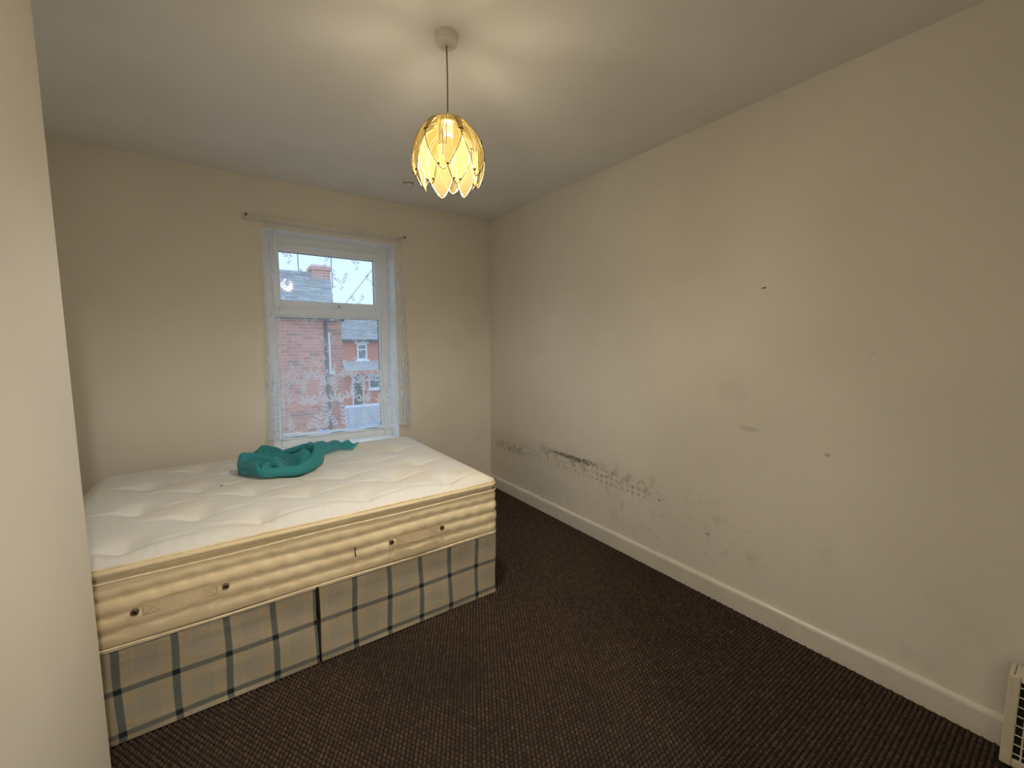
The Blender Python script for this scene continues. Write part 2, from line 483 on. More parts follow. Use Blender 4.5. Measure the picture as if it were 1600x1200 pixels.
# carpet loop pile: one uncountable mesh of little domes
def carpet_pile():
    rng = np.random.default_rng(3)
    px, py = .0185, .0160
    xs = np.arange(-3.08, -.022, px); ys = np.arange(-4.28, -.02, py)
    X, Y = np.meshgrid(xs, ys)
    X = X + (np.arange(len(ys)) % 2)[:, None] * px / 2
    X = X.ravel(); Y = Y.ravel()
    keep = ~((X < -1.02) & (Y > -1.60) & (Y < -.36)) & (X < -.021) & ~((X < -2.60) & (Y < -1.89)) & ~((X > -.122) & (Y < -3.492))
    X = X[keep] + rng.uniform(-.0007, .0007, keep.sum()); Y = Y[keep] + rng.uniform(-.0007, .0007, keep.sum())
    N = len(X); n = 6
    a = np.arange(n) * 2 * PI / n
    hgt = rng.uniform(.0085, .0100, N); lean = rng.uniform(-.0015, .0015, (N, 2))
    V = np.zeros((N, 2 * n + 1, 3))
    for ring, (r, h) in enumerate(((1.0, .0), (.72, .72))):
        V[:, ring * n:(ring + 1) * n, 0] = X[:, None] + .0070 * r * np.cos(a) + lean[:, :1] * ring
        V[:, ring * n:(ring + 1) * n, 1] = Y[:, None] + .0068 * r * np.sin(a) + lean[:, 1:] * ring
        V[:, ring * n:(ring + 1) * n, 2] = hgt[:, None] * h + .0002
    V[:, 2 * n, 0] = X + lean[:, 0]; V[:, 2 * n, 1] = Y + lean[:, 1]; V[:, 2 * n, 2] = hgt
    quads = np.array([(k, (k + 1) % n, n + (k + 1) % n, n + k) for k in range(n)])
    tris = np.array([(n + k, n + (k + 1) % n, 2 * n) for k in range(n)])
    base = (np.arange(N) * (2 * n + 1))[:, None, None]
    lv = np.concatenate([(quads[None] + base).reshape(N, -1), (tris[None] + base).reshape(N, -1)], axis=1).ravel()
    tot = np.tile(np.array([4] * n + [3] * n), N)
    st = np.concatenate([[0], np.cumsum(tot)[:-1]])
    me = bpy.data.meshes.new('carpet_pile')
    me.vertices.add(N * (2 * n + 1)); me.vertices.foreach_set('co', V.astype(np.float32).ravel())
    me.loops.add(len(lv)); me.loops.foreach_set('vertex_index', lv.astype(np.int32))
    me.polygons.add(len(tot)); me.polygons.foreach_set('loop_start', st.astype(np.int32))
    me.polygons.foreach_set('use_smooth', np.ones(len(tot), dtype=bool))
    me.update(calc_edges=True); me.validate()
    o = link_me('carpet_pile', me, 'carpet')
    o['kind'] = 'stuff'; o['label'] = 'dark brown speckled loop pile carpet'; o['category'] = 'carpet'
carpet_pile()

# ------------------------------------------------------------------ window
FY0, FY1 = RD, RD + .07
win = bpy.data.objects.new('window_1', None); C.objects.link(win)
struct(win, 'white plastic framed window with a top opening light'); 
def bar(mb, x0, x1, z0, z1, y0=FY0, y1=FY1): return mb.box(x0, x1, y0, y1, z0, z1)
GX0, GX1 = -1.872, -1.032
fr = MB()
bar(fr, WX0, GX0, .605, WZ1); bar(fr, GX1, WX1, .605, WZ1); bar(fr, GX0, GX1, 2.238, WZ1); bar(fr, GX0, GX1, .605, .672)
fr.build('frame', 'upvc', win, bevel=.006)
MB().box(GX0, GX1, FY0 + .002, FY1, 1.688, 1.765).build('transom', 'upvc', win, bevel=.006)
# lower glazing bead
gb = MB(); b = .016
gb.box(GX0, GX0 + b, FY0 + .012, FY0 + .04, .672, 1.688).box(GX1 - b, GX1, FY0 + .012, FY0 + .04, .672, 1.688)
gb.box(GX0 + b, GX1 - b, FY0 + .012, FY0 + .04, .672, .672 + b).box(GX0 + b, GX1 - b, FY0 + .012, FY0 + .04, 1.688 - b, 1.688)
gb.build('glazing_bead', 'upvc', win, bevel=.004)
gk = MB(); k = .003
gk.box(GX0 + b, GX0 + b + k, FY0 + .03, FY0 + .042, .688, 1.672).box(GX1 - b - k, GX1 - b, FY0 + .03, FY0 + .042, .688, 1.672)
gk.box(GX0 + b, GX1 - b, FY0 + .03, FY0 + .042, .688, .688 + k).box(GX0 + b, GX1 - b, FY0 + .03, FY0 + .042, 1.672 - k, 1.672)
gk.build('gasket', 'rubber', win)
MB().box(GX0 + b, GX1 - b, FY0 + .042, FY0 + .046, .688, 1.672).build('pane', 'glass', win)
# top hung sash
SX0, SX1, SZ0, SZ1 = GX0 - .006, GX1 + .006, 1.748, 2.246
sw = .056
sash = MB()
y0, y1 = FY0 - .016, FY0 + .05
sash.box(SX0, SX0 + sw, y0, y1, SZ0, SZ1).box(SX1 - sw, SX1, y0, y1, SZ0, SZ1)
sash.box(SX0 + sw, SX1 - sw, y0, y1, SZ1 - sw - .006, SZ1).box(SX0 + sw, SX1 - sw, y0, y1, SZ0, SZ0 + sw)
so = sash.build('sash', 'upvc', win, bevel=.006, label='top opening sash')
sg = MB(); k = .003
ax0, ax1, az0, az1 = SX0 + sw, SX1 - sw, SZ0 + sw, SZ1 - sw - .006
sg.box(ax0, ax0 + k, FY0 + .01, FY0 + .03, az0, az1).box(ax1 - k, ax1, FY0 + .01, FY0 + .03, az0, az1)
sg.box(ax0, ax1, FY0 + .01, FY0 + .03, az1 - k, az1).box(ax0, ax1, FY0 + .01, FY0 + .03, az0, az0 + k)
sg.build('gasket', 'rubber', so)
MB().box(ax0, ax1, FY0 + .026, FY0 + .030, az0, az1).build('pane', 'glass', so)
hx = -1.435
hd = MB().box(hx - .022, hx + .022, y0 - .012, y0, SZ0 + .010, SZ0 + .034).box(hx + .0, hx + .085, y0 - .030, y0 - .014, SZ0 + .014, SZ0 + .030).box(hx - .008, hx + .010, y0 - .030, y0 - .010, SZ0 + .014, SZ0 + .030)
hd.build('handle', 'upvc', so, bevel=.004)
MB().box(hx + .028, hx + .050, y0 - .032, y0 - .012, SZ0 + .017, SZ0 + .027).build('handle_lock', 'rubber', so)
sill = MB().box(WX0 + .004, WX1 - .004, -.03, RD + .01, .600, .622)
struct(sill.build('trim_1', 'reveal', bevel=.008, seg=3), 'white window board below the pane')
struct(MB().box(WX0 - .02, WX1 + .02, RD + .071, T + .06, .56, .604).build('trim_2', 'outwhite', bevel=.006), 'outer window sill')

# ------------------------------------------------------------------ curtain rail and lace curtain
rail = thing('curtain_rail', 'painted strip rail screwed across the wall above the window', 'curtain rail')
rb = MB().grid(lambda u, v: (-2.060 + u * 1.135, -.004 - .010 * (1 if 0 < v < 1 else 0), 2.343 + v * .043 + .0), 40, 3)
MB().box(-2.060, -.925, -.013, 0, 2.345, 2.388).build('batten', 'gloss', rail, bevel=.003)
MB().tube([(-2.056, -.016, 2.344), (-1.5, -.016, 2.343), (-.93, -.016, 2.345)], .004, 8).build('rail_lip', 'gloss', rail)
MB().tube([(-.93, -.014, 2.366), (-.872, -.016, 2.372)], .0022, 6).build('wire', 'cable', rail)
for (sx, sz) in ((-2.036, 2.372), (-.872, 2.372)):
    s_ = MB()
    s_.addv(*((lambda q: (q.v, q.f))(MB().tube([(sx, 0, sz), (sx, -.020, sz)], .0035, 8).tube([(sx, -.020, sz), (sx, -.025, sz)], .009, 10))))
    s_.build('screw', 'nail', rail)
# hooks along the rail
for i in range(14):
    x = -1.93 + i * .078
    MB().tube([(x, -.014, 2.376), (x, -.030, 2.372), (x, -.032, 2.352), (x, -.024, 2.345)], .0018, 5).build('hook', 'white_plastic', rail)

ZT, ZH = 2.352, .745
def cur(u, v):
    """u 0..1 across, v 0 (top) .. 1 (hem): lace curtain surface"""
    xl = -1.945 - .042 * v; xr = -.915 + .042 * min(1, v * 1.6)
    # most of the cloth hangs flat in the middle, gathered at both edges
    L, Rr = .17, .83
    if u < L:
        a = u / L; ph = a * 2 * PI * 4.5; k_ = 1 - .75 * a ** 2
        x = xl + .120 * a + .020 * (math.sin(ph) * k_) * (.45 + .55 * v); y = .020 * (math.cos(ph) - 1) * k_
    elif u > Rr:
        a = (1 - u) / (1 - Rr); ph = a * 2 * PI * 4.5; k_ = 1 - .75 * a ** 2
        x = xr - .120 * a - .018 * (math.sin(ph) * k_) * (.45 + .55 * v); y = .020 * (math.cos(ph) - 1) * k_
    else:
        a = (u - L) / (Rr - L)
        x = xl + .120 + (xr - xl - .24) * a; y = .006 * math.sin(a * 6 * PI) * (.4 + v)
        x += .003 * math.sin(a * 23 + v * 2)
    y *= (.35 + .65 * v)
    z = ZT + (ZH - ZT) * v + .006 * math.sin(u * 31) * v + (.004 * math.sin(u * 90) if v < .01 else 0)
    return Vector((x, -.050 + y, z))
curtain = thing('lace_curtain', 'sheer white net curtain with a woven leaf pattern over the window', 'curtain')
MB().grid(lambda u, v: cur(u, v), 320, 50).build('net', 'net', curtain, smooth=True)
# hems
MB().grid(lambda u, v: cur(u, .985 + v * .015) + Vector((0, -.0012, 0)), 150, 1).build('hem', 'leaf', curtain, smooth=True)
MB().grid(lambda u, v: cur(u, v * .018) + Vector((0, -.0012, 0)), 150, 1).build('heading', 'net', curtain, smooth=True)
leafm = MB()
WID = 1.45                                     # unrolled cloth width in metres
HGT = ZT - ZH
rnd = random.Random(11)
def leaf(cx, cv, ang, ln, wd):
    """cx, cv cloth coordinates in metres (from left, from top)"""
    ca, sa = math.cos(ang), math.sin(ang); pts = []
    out = [(0, 0), (.25, .42), (.55, .5), (.8, .28), (1, 0), (.8, -.28), (.55, -.5), (.25, -.42)]
    for (a, b_) in out:
        X = cx + a * ln * ca - b_ * wd * sa; Y = cv - (a * ln * sa + b_ * wd * ca)
        u = min(.998, max(.002, X / WID)); v = min(.985, max(.004, Y / HGT))
        pts.append(cur(u, v) + Vector((0, -.0016, 0)))
    leafm.addv(pts, [(0, 1, 7), (1, 2, 6, 7), (2, 3, 5, 6), (3, 4, 5)])
def stem(p, q, wd=.0022):
    p = Vector(p); q = Vector(q); d = (q - p).normalized(); n = Vector((-d.y, d.x)) * wd / 2
    k = max(1, int((q - p).length / .03)); vs = []
    for i in range(k + 1):
        c = p.lerp(q, i / k)
        for s in (-1, 1):
            e_ = c + n * s
            vs.append(cur(min(.998, max(.002, e_.x / WID)), min(.985, max(.004, e_.y / HGT))) + Vector((0, -.0014, 0)))
    leafm.addv(vs, [(2 * i, 2 * i + 1, 2 * i + 3, 2 * i + 2) for i in range(k)])
def sprig(cx, cv, sc=1.0, flip=1):
    """little Y-shaped twig with two leafy arms"""
    base = Vector((cx, cv + .075 * sc))
    stem(base, (cx, cv + .02 * sc))
    for s, a0 in ((-1, math.radians(118)), (1, math.radians(52))):
        s *= flip; a = a0 if flip > 0 else PI - a0
        o = Vector((cx, cv + .03 * sc)); d = Vector((math.cos(a), -math.sin(a)))
        stem(o, o + d * .085 * sc)
        for k in range(4):
            p = o + d * (.022 + .021 * k) * sc
            for side in (-1, 1):
                if rnd.random() < .86: leaf(p.x, p.y, a + side * .75, .026 * sc, .0095 * sc)
        p = o + d * .085 * sc; leaf(p.x, p.y, a, .028 * sc, .010 * sc)
    leaf(base.x, base.y - .02 * sc, .9, .026 * sc, .010 * sc); leaf(base.x, base.y - .012 * sc, 2.3, .024 * sc, .009 * sc)
def frond(cx, cv, h, sc=1.0, lean=0.0):
    """upright fern-like branch with paired leaves"""
    a = PI / 2 + lean; d = Vector((math.cos(a), -math.sin(a)))
    o = Vector((cx, cv)); stem(o, o + d * h, .003)
    n = int(h / (.032 * sc))
    for k in range(n):
        p = o + d * (k + .5) * h / n; f = 1 - .35 * k / n
        for side in (-1, 1): leaf(p.x, p.y, a + side * .62, .048 * sc * f, .0165 * sc * f)
    p = o + d * h; leaf(p.x, p.y, a, .032 * sc, .012 * sc)
def big_leaf_spray(cx, cv, sc=1.0):
    for k in range(5):
        a = PI * (.14 + .72 * k / 4)
        leaf(cx + .014 * math.cos(a), cv - .014 * math.sin(a), a, (.068 + .024 * math.sin(a)) * sc, .023 * sc)
for r_ in range(5):                                 # scattered sprigs
    for c_ in range(-1, 6):
        cx = .30 + c_ * .29 + (.145 if r_ % 2 else 0); cv = .235 + r_ * .165
        if .03 < cx < WID - .03: sprig(cx, cv, 1.05, 1 if (r_ + c_) % 2 else -1)
for i in range(11):                                 # dense border of fronds and leaf sprays
    x = .07 + i * .130
    frond(x + rnd.uniform(-.03, .03), HGT - .04, .20 + rnd.uniform(0, .12), rnd.uniform(.85, 1.15), rnd.uniform(-.40, .40))
    frond(x + .065 + rnd.uniform(-.02, .02), HGT - .04, .13 + rnd.uniform(0, .06), .9, rnd.uniform(-.55, .55))
    big_leaf_spray(x + .060 + rnd.uniform(-.03, .03), HGT - .215 - rnd.uniform(-.02, .07), rnd.uniform(.8, 1.05))
    big_leaf_spray(x + .005 + rnd.uniform(-.03, .03), HGT - .385 - rnd.uniform(-.03, .06), rnd.uniform(.7, .95))
    frond(x + .060, HGT - .315, .15, .9, rnd.uniform(-.35, .35))
    sprig(x + .02 + .03 * (i % 2), HGT - .56 + .035 * ((i * 2) % 3), .95, 1 if i % 2 else -1)
    sprig(x + .085, HGT - .46, .8, -1 if i % 2 else 1)
lo = leafm.build('leaf_pattern', 'leaf', curtain)
lo['kind'] = 'stuff'

# ------------------------------------------------------------------ pendant lamp
LX, LY = -1.468, -2.036
lamp = thing('pendant_lamp', 'hanging ceiling lamp with a cream petal shade, lit', 'lamp')
rose = MB().lathe([(.020, -.038), (.037, -.036), (.0415, -.031), (.043, -.010), (.044, 0)], (LX, LY, H), 36)
rose.build('ceiling_rose', 'white_plastic', lamp, smooth=False, bevel=.002)
flex = MB().tube([(LX, LY, H - .034), (LX + .002, LY, 2.50), (LX, LY, 2.352)], .0032, 8)
flex.build('flex', 'cable', lamp, smooth=True)
lh = MB().lathe([(.006, .050), (.010, .046), (.019, .030), (.021, 0), (.021, -.040), (.017, -.045)], (LX, LY, 2.318), 24)
lh.build('lamp_holder', 'white_plastic', lamp, smooth=True)
MB().lathe([(.045, .0), (.045, .004), (.022, .006), (.022, .002)], (LX, LY, 2.322), 24).build('gallery_ring', 'brass', lamp, smooth=True)
bulb = MB().lathe([(.0005, -.098), (.016, -.094), (.026, -.082), (.030, -.066), (.026, -.045), (.016, -.022), (.013, 0)], (LX, LY, 2.285), 20)
bulb.build('bulb', 'bulb', lamp, smooth=True, label='glowing bulb')
th0 = math.atan2(CAM.y - LY, CAM.x - LX)          # direction towards the camera
def petal(kind, th):
    if kind == 'upper':
        prof = [(.022, 2.338), (.062, 2.330), (.098, 2.300), (.124, 2.255), (.138, 2.205), (.140, 2.155), (.130, 2.104)]
        wmax = .076
    else:
        prof = [(.040, 2.300), (.080, 2.275), (.104, 2.238), (.116, 2.198), (.117, 2.156), (.108, 2.113), (.092, 2.070)]
        wmax = .060
    rad = Vector((math.cos(th), math.sin(th), 0)); tan = Vector((-math.sin(th), math.cos(th), 0))
    def P(s):
        f = s * (len(prof) - 1); i = min(len(prof) - 2, int(f)); a = f - i
        p0 = prof[max(0, i - 1)]; p1 = prof[i]; p2 = prof[i + 1]; p3 = prof[min(len(prof) - 1, i + 2)]
        return [0.5 * (2 * p1[q] + (p2[q] - p0[q]) * a + (2 * p0[q] - 5 * p1[q] + 4 * p2[q] - p3[q]) * a * a + (3 * p1[q] - p0[q] - 3 * p2[q] + p3[q]) * a ** 3) for q in (0, 1)]
    def Wd(s):
        if s < .52: return wmax * (.30 + .70 * math.sin(PI / 2 * s / .52))
        return wmax * max(0.0, math.cos(PI / 2 * (s - .52) / .48)) ** .82
    def pt(s, t, off=0.0):
        r, z = P(s); w_ = Wd(s) * t
        rr = max(r, .03)
        ang = w_ / (rr * 1.15)
        ro = (r + off)
        return Vector((LX, LY, z)) + rad * (ro * math.cos(ang) + (0 if True else 0)) + tan * (math.sin(ang) * max(ro, .05) * 1.06)
    g = MB().grid(lambda u, v: pt(v * .995, (u * 2 - 1) * .90), 10, 20)
    o = g.build('petal', 'petal', lamp, smooth=True)
    edge = [pt(.04 + .955 * i / 22, -1, .002) for i in range(23)] + [pt(1.0, 0, .002)] + [pt(.995 - .955 * i / 22, 1, .002) for i in range(23)]
    inner = [pt(.04 + .955 * i / 22, -.90) for i in range(23)] + [pt(.995, 0)] + [pt(.995 - .955 * i / 22, .90) for i in range(23)]
    mr = MB(); n = len(edge)
    mr.addv(edge + inner, [(i, i + 1, n + i + 1, n + i) for i in range(n - 1)])
    mr.build('petal_edge', 'rim', o, smooth=True)
    MB().tube(edge, .0018, 6).build('wire_rim', 'brass', o, smooth=True)
    bd = [(.50, -1.0), (.50, 1.0), (.93, -.75), (.93, .75)]
    for (s, t) in bd: MB().sphere(pt(s, t, .004), .0052, 8, 6).build('bead', 'brass', o, smooth=True)
    if kind == 'upper':
        for (t, e_) in ((-.22, .72), (0, .84), (.22, .72)):
            MB().tube([pt(.05 + (e_ - .05) * i / 10, t * (.35 + .65 * i / 10), .0025) for i in range(11)], .0012, 5).build('wire_filament', 'brass', o)
            MB().sphere(pt(e_, t, .003), .0026, 6, 5).build('bead', 'brass', o, smooth=True)
for i in range(6): petal('upper', th0 + math.radians(-8 + 60 * i) * 1.0)
for i in range(6): petal('lower', th0 + math.radians(18 + 60 * i) * 1.0)
pl = bpy.data.lights.new('bulb_light', 'POINT'); pl.energy = LAMP_POWER; pl.color = (1.0, 0.90, 0.74); pl.shadow_soft_size = .075
plo = bpy.data.objects.new('bulb_light', pl); plo.location = (LX, LY, 2.205); C.objects.link(plo); plo.parent = lamp

# landing lamp: bare bulb on a flex, lights the room through the doorway
ll = thing('landing_lamp', 'bare lit bulb hanging on the landing behind the doorway', 'lamp')
bx, by = -2.10, -5.05
MB().lathe([(.020, -.046), (.040, -.040), (.043, 0)], (bx, by, H), 24).build('ceiling_rose', 'white_plastic', ll)
MB().tube([(bx, by, H - .04), (bx, by, 2.33)], .0032, 8).build('flex', 'cable', ll)
MB().lathe([(.006, .05), (.019, .03), (.021, -.02)], (bx, by, 2.29), 16).build('lamp_holder', 'white_plastic', ll, smooth=True)
MB().lathe([(.0005, -.098), (.016, -.094), (.026, -.082), (.030, -.066), (.026, -.045), (.016, -.022), (.013, 0)], (bx, by, 2.27), 16).build('bulb', 'bulb', ll, smooth=True)
p2 = bpy.data.lights.new('landing_light', 'POINT'); p2.energy = LANDING_POWER; p2.color = (1.0, 0.92, 0.83); p2.shadow_soft_size = .06
p2o = bpy.data.objects.new('landing_light', p2); p2o.location = (bx, by, 2.10); C.objects.link(p2o); p2o.parent = ll

# ------------------------------------------------------------------ ceiling detector
det = thing('ceiling_detector', 'small round white detector on the ceiling near the window', 'smoke alarm')
dx, dy = -1.03, -.53
MB().lathe([(.043, -.012), (.048, -.008), (.048, 0)], (dx, dy, H), 32).build('base', 'white_plastic', det, bevel=.002)
MB().lathe([(.012, -.036), (.028, -.034), (.033, -.028), (.036, -.012)], (dx, dy, H), 32).build('cover', 'white_plastic', det, smooth=True)
MB().lathe([(.0345, -.021), (.0352, -.021), (.0352, -.017), (.0345, -.017)], (dx, dy, H), 32, cap=False).build('vent_slot', 'rubber', det)

# ------------------------------------------------------------------ divan base (two halves)
def rrect(x0, x1, y0, y1, r, seg=8, per=None):
    """closed list of (x, y, nx, ny) round a rounded rectangle, counter-clockwise"""
    out = []
    rs = r if hasattr(r, '__len__') else [r] * 4
    cs = [(x1, y0, -PI / 2), (x1, y1, 0), (x0, y1, PI / 2), (x0, y0, PI)]
    for i, (cx, cy, a0) in enumerate(cs):
        q = rs[i]; ccx = cx - q if cx == x1 else cx + q; ccy = cy - q if cy == y1 else cy + q
        for k in range(seg + 1):
            a = a0 + PI / 2 * k / seg; out.append((ccx + q * math.cos(a), ccy + q * math.sin(a), math.cos(a), math.sin(a)))
    if per:
        res = []
        for i in range(len(out)):
            a = out[i]; b_ = out[(i + 1) % len(out)]; L = math.hypot(b_[0] - a[0], b_[1] - a[1]); n = max(1, int(round(L / per)))
            for k in range(n):
                f = k / n; res.append(tuple(a[j] + (b_[j] - a[j]) * f for j in range(4)))
        out = res
    return out
BX0, BX1, BY0, BY1 = -2.875, -.985, -1.66, -.30
SPL = -1.956
def divan(x0, x1, lab):
    o = thing('divan_base', lab, 'bed base', group='plaid divan base halves')
    rd = [.006 if x1 < -1.5 else .022] * 2 + [.006 if x1 > -1.5 else .022] * 2
    R = rrect(x0, x1, BY0 + .018, BY1 - .02, rd, 5, .03); n = len(R)
    vs = []; fs = []; lv = [0.012, .03, .08, .16, .24, .31, .355, .372]
    rn = random.Random(int(x0 * 100))
    for li, z in enumerate(lv):
        for i, (x, y, nx, ny) in enumerate(R):
            o_ = -.002 + .003 * math.sin(x * 9 + z * 14) * (1 if 0 < li < len(lv) - 1 else 0)
            vs.append((x + nx * o_, y + ny * o_, z))
    for li in range(len(lv) - 1):
        for i in range(n): fs.append((li * n + i, li * n + (i + 1) % n, (li + 1) * n + (i + 1) % n, (li + 1) * n + i))
    fs.append(tuple(range(n))[::-1]); fs.append(tuple(range((len(lv) - 1) * n, len(lv) * n)))
    link('fabric_body', vs, fs, 'plaid', o, smooth=False, bevel=0)
    MB().tube([(x, y, .374) for (x, y, a, b_) in rrect(x0 + .002, x1 - .002, BY0 + .018, BY1 - .02, rd, 5, .06)], .0045, 6, closed=True).build('piping', 'piping', o, smooth=True)
    for (cx, cy) in ((x0 + .08, BY0 + .12), (x1 - .08, BY0 + .12), (x0 + .08, BY1 - .12), (x1 - .08, BY1 - .12)):
        MB().lathe([(.02, 0), (.02, .014)], (cx, cy, 0), 14).build('glide', 'rubber', o)
divan(BX0 + .012, SPL - .004, 'left half of the tartan fabric divan base under the mattress')
divan(SPL + .004, BX1 - .008, 'right half of the tartan divan base, nearer the bare carpet')

# ------------------------------------------------------------------ mattress
mat = thing('mattress', 'stained cream pillow top mattress lying on the tartan divan', 'mattress')
Z0, Z1 = .386, .632
def mattress_side():
    R = rrect(BX0, BX1, BY0, BY1, .055, 9, .014); n = len(R)
    # running length
    L = [0.0]
    for i in range(n - 1): L.append(L[-1] + math.hypot(R[i + 1][0] - R[i][0], R[i + 1][1] - R[i][1]))
    m_ = 36; vs = []; fs = []; nb = 4
    for j in range(m_ + 1):
        t = j / m_; z = Z0 + (Z1 - Z0) * t
        for i, (x, y, nx, ny) in enumerate(R):
            s = L[i]
            tt = t * nb + .05 * math.sin(s * 7)
            f = tt - math.floor(tt)
            rib = abs(math.sin(PI * f)) ** .8
            seam_i = round(tt)
            ds = (s + .045 * (seam_i % 2)) % .09 - .045
            pinch = math.exp(-(ds / .014) ** 2) * math.exp(-(min(f, 1 - f) / .22) ** 2) if 0 < seam_i < nb else 0
            crease = math.exp(-(ds / .010) ** 2) * .0012
            o_ = -.013 + .0075 * rib - .008 * pinch - crease + .007 * math.sin(PI * t) + .0015 * math.sin(s * 13 + t * 5)
            if t < .04 or t > .96: o_ -= .004
            vs.append((x + nx * o_, y + ny * o_, z))
    for j in range(m_):
        for i in range(n): fs.append((j * n + i, j * n + (i + 1) % n, (j + 1) * n + (i + 1) % n, (j + 1) * n + i))
    fs.append(tuple(range(n))[::-1]); fs.append(tuple(range(m_ * n, (m_ + 1) * n)))
    return link('quilted_border', vs, fs, 'mat_side', mat, smooth=True, label='yellowed quilted side')
border = mattress_side()
for z, nm in ((Z0 + .001, 'lower_piping'), (Z1, 'upper_piping')):
    MB().tube([(x, y, z + .002 * math.sin(x * 8 + y * 5)) for (x, y, a, b_) in rrect(BX0 + .004, BX1 - .004, BY0 + .004, BY1 - .006, .055, 9, .05)], .0045, 8, closed=True).build(nm, 'piping', mat, smooth=True)
# pillow top: slightly smaller, tufted
PX0, PX1, PY0, PY1 = BX0 + .012, -.998, -1.648, -.318
PZ0, PZ1 = .652, .680
TUFT = []
for r_ in range(8):
    for c_ in range(6):
        x = -1.255 - .4400 * c_ + (.235 if r_ % 2 else 0) - .235; y = -1.555 + r_ * .205
        if PX0 + .10 < x + .0 < PX1 - .06 and y < PY1 - .05: TUFT.append((x, y, r_, c_))
TUFT = []
for r_ in range(7):
    for c_ in range(-1, 6):
        x = -1.262 - .222 * (r_ % 2) - .444 * c_; y = -1.535 + .205 * r_
        if PX0 + .12 < x < PX1 - .14 and y < PY1 - .05: TUFT.append((x, y))
TA = np.array(TUFT)
def top_h(x, y):
    dx = x - TA[:, 0]; dy = y - TA[:, 1]
    r2_ = dx * dx + dy * dy
    h = -.034 * np.exp(-r2_ / (2 * .045 ** 2)).sum() - .014 * np.exp(-r2_ / (2 * .012 ** 2)).sum()
    # creases running out of every tuft along the bed
    wob = .018 * np.sin(x * 9 + TA[:, 0] * 20)
    cr = np.exp(-((dy + wob * np.minimum(1, np.abs(dx) / .1)) / .014) ** 2) * np.exp(-(np.abs(dx) / .17) ** 3)
    h -= .013 * cr.max()
    cr2 = np.exp(-((dx) / .012) ** 2) * np.exp(-(np.abs(dy) / .075) ** 3)
    h -= .003 * cr2.max()
    h += .004 * math.sin(x * 6.1 + 1) * math.sin(y * 7.3)
    return h
def pillow_top():
    # top sheet: concentric mapping of the rounded outline onto a grid
    nu, nv = 230, 165
    rc = [.05, .09, .12, .07]
    def inset(x, y):
        # pull the corners of the rectangle in to a rounded outline
        for (cx, cy, r, sx, sy) in ((PX1, PY0, rc[0], 1, -1), (PX1, PY1, rc[1], 1, 1), (PX0, PY1, rc[2], -1, 1), (PX0, PY0, rc[3], -1, -1)):
            ox, oy = cx - sx * r, cy - sy * r
            a, b_ = (x - ox) * sx, (y - oy) * sy
            if a > 0 and b_ > 0:
                mx = max(a, b_); d = math.hypot(a, b_)
                if d > 0: a, b_ = a * mx / d, b_ * mx / d
                return ox + a * sx, oy + b_ * sy
        return x, y
    def edge_d(x, y): return min(x - PX0, PX1 - x, y - PY0, PY1 - y)
    def fn(u, v):
        x0 = PX0 + (PX1 - PX0) * u; y0 = PY0 + (PY1 - PY0) * v
        ed = edge_d(x0, y0); x, y = inset(x0, y0)
        a = min(1, ed / .085)
        z = PZ1 + .038 * (1 - (1 - a) ** 2.2) + top_h(x, y) * min(1, ed / .07)
        pk = .0022 * math.sin(x * 150 + 2.5 * math.sin(x * 17)) if True else 0
        z += pk * max(0, 1 - abs(ed - .045) / .045) * (.4 + .6 * math.sin(x * 11) ** 2)
        return (x, y, z)
    mb = MB().grid(fn, nu, nv)
    top = mb.build('pillow_top', 'mat_top', mat, smooth=True, label='tufted cream pillow top')
    R = [(x, y, a, b_) for (x, y, a, b_) in rrect(PX0, PX1, PY0, PY1, [.05, .09, .12, .07], 9, .03)]
    n = len(R); vs = []; fs = []; k = 8
    for j in range(k + 1):
        t = j / k; z = PZ0 + (PZ1 - PZ0) * t; o_ = .003 + .009 * math.sin(PI * t) 
        for i, (x, y, nx, ny) in enumerate(R):
            q = o_ + .0016 * math.sin(i * 1.7 + math.sin(i * .31) * 3) * math.sin(PI * t)
            vs.append((x + nx * q, y + ny * q, z))
    for j in range(k):
        for i in range(n): fs.append((j * n + i, j * n + (i + 1) % n, (j + 1) * n + (i + 1) % n, (j + 1) * n + i))
    fs.append(tuple(range(n))[::-1])
    link('pillow_top_border', vs, fs, 'mat_side', top, smooth=True)
    for z in (PZ0 + .002, PZ1): MB().tube([(x, y, z + .0015 * math.sin(x * 11)) for (x, y, a, b_) in R], .0058, 8, closed=True).build('piping', 'piping', top, smooth=True)
    for (x, y) in TUFT:
        z = PZ1 + .038 + top_h(x, y)
        MB().lathe([(.002, .0035), (.008, .003), (.010, 0), (.008, -.002)], (x, y, z + .001), 10).build('tuft', 'stitch', top, smooth=True)
    mk = MB().lathe([(.001, .002), (.006, .0018), (.008, 0)], (-2.283, -.925, PZ1 + .038 + top_h(-2.283, -.925)), 9)
    mk.build('dark_speck', 'mark', top, label='small dark speck on the cover')
pillow_top()
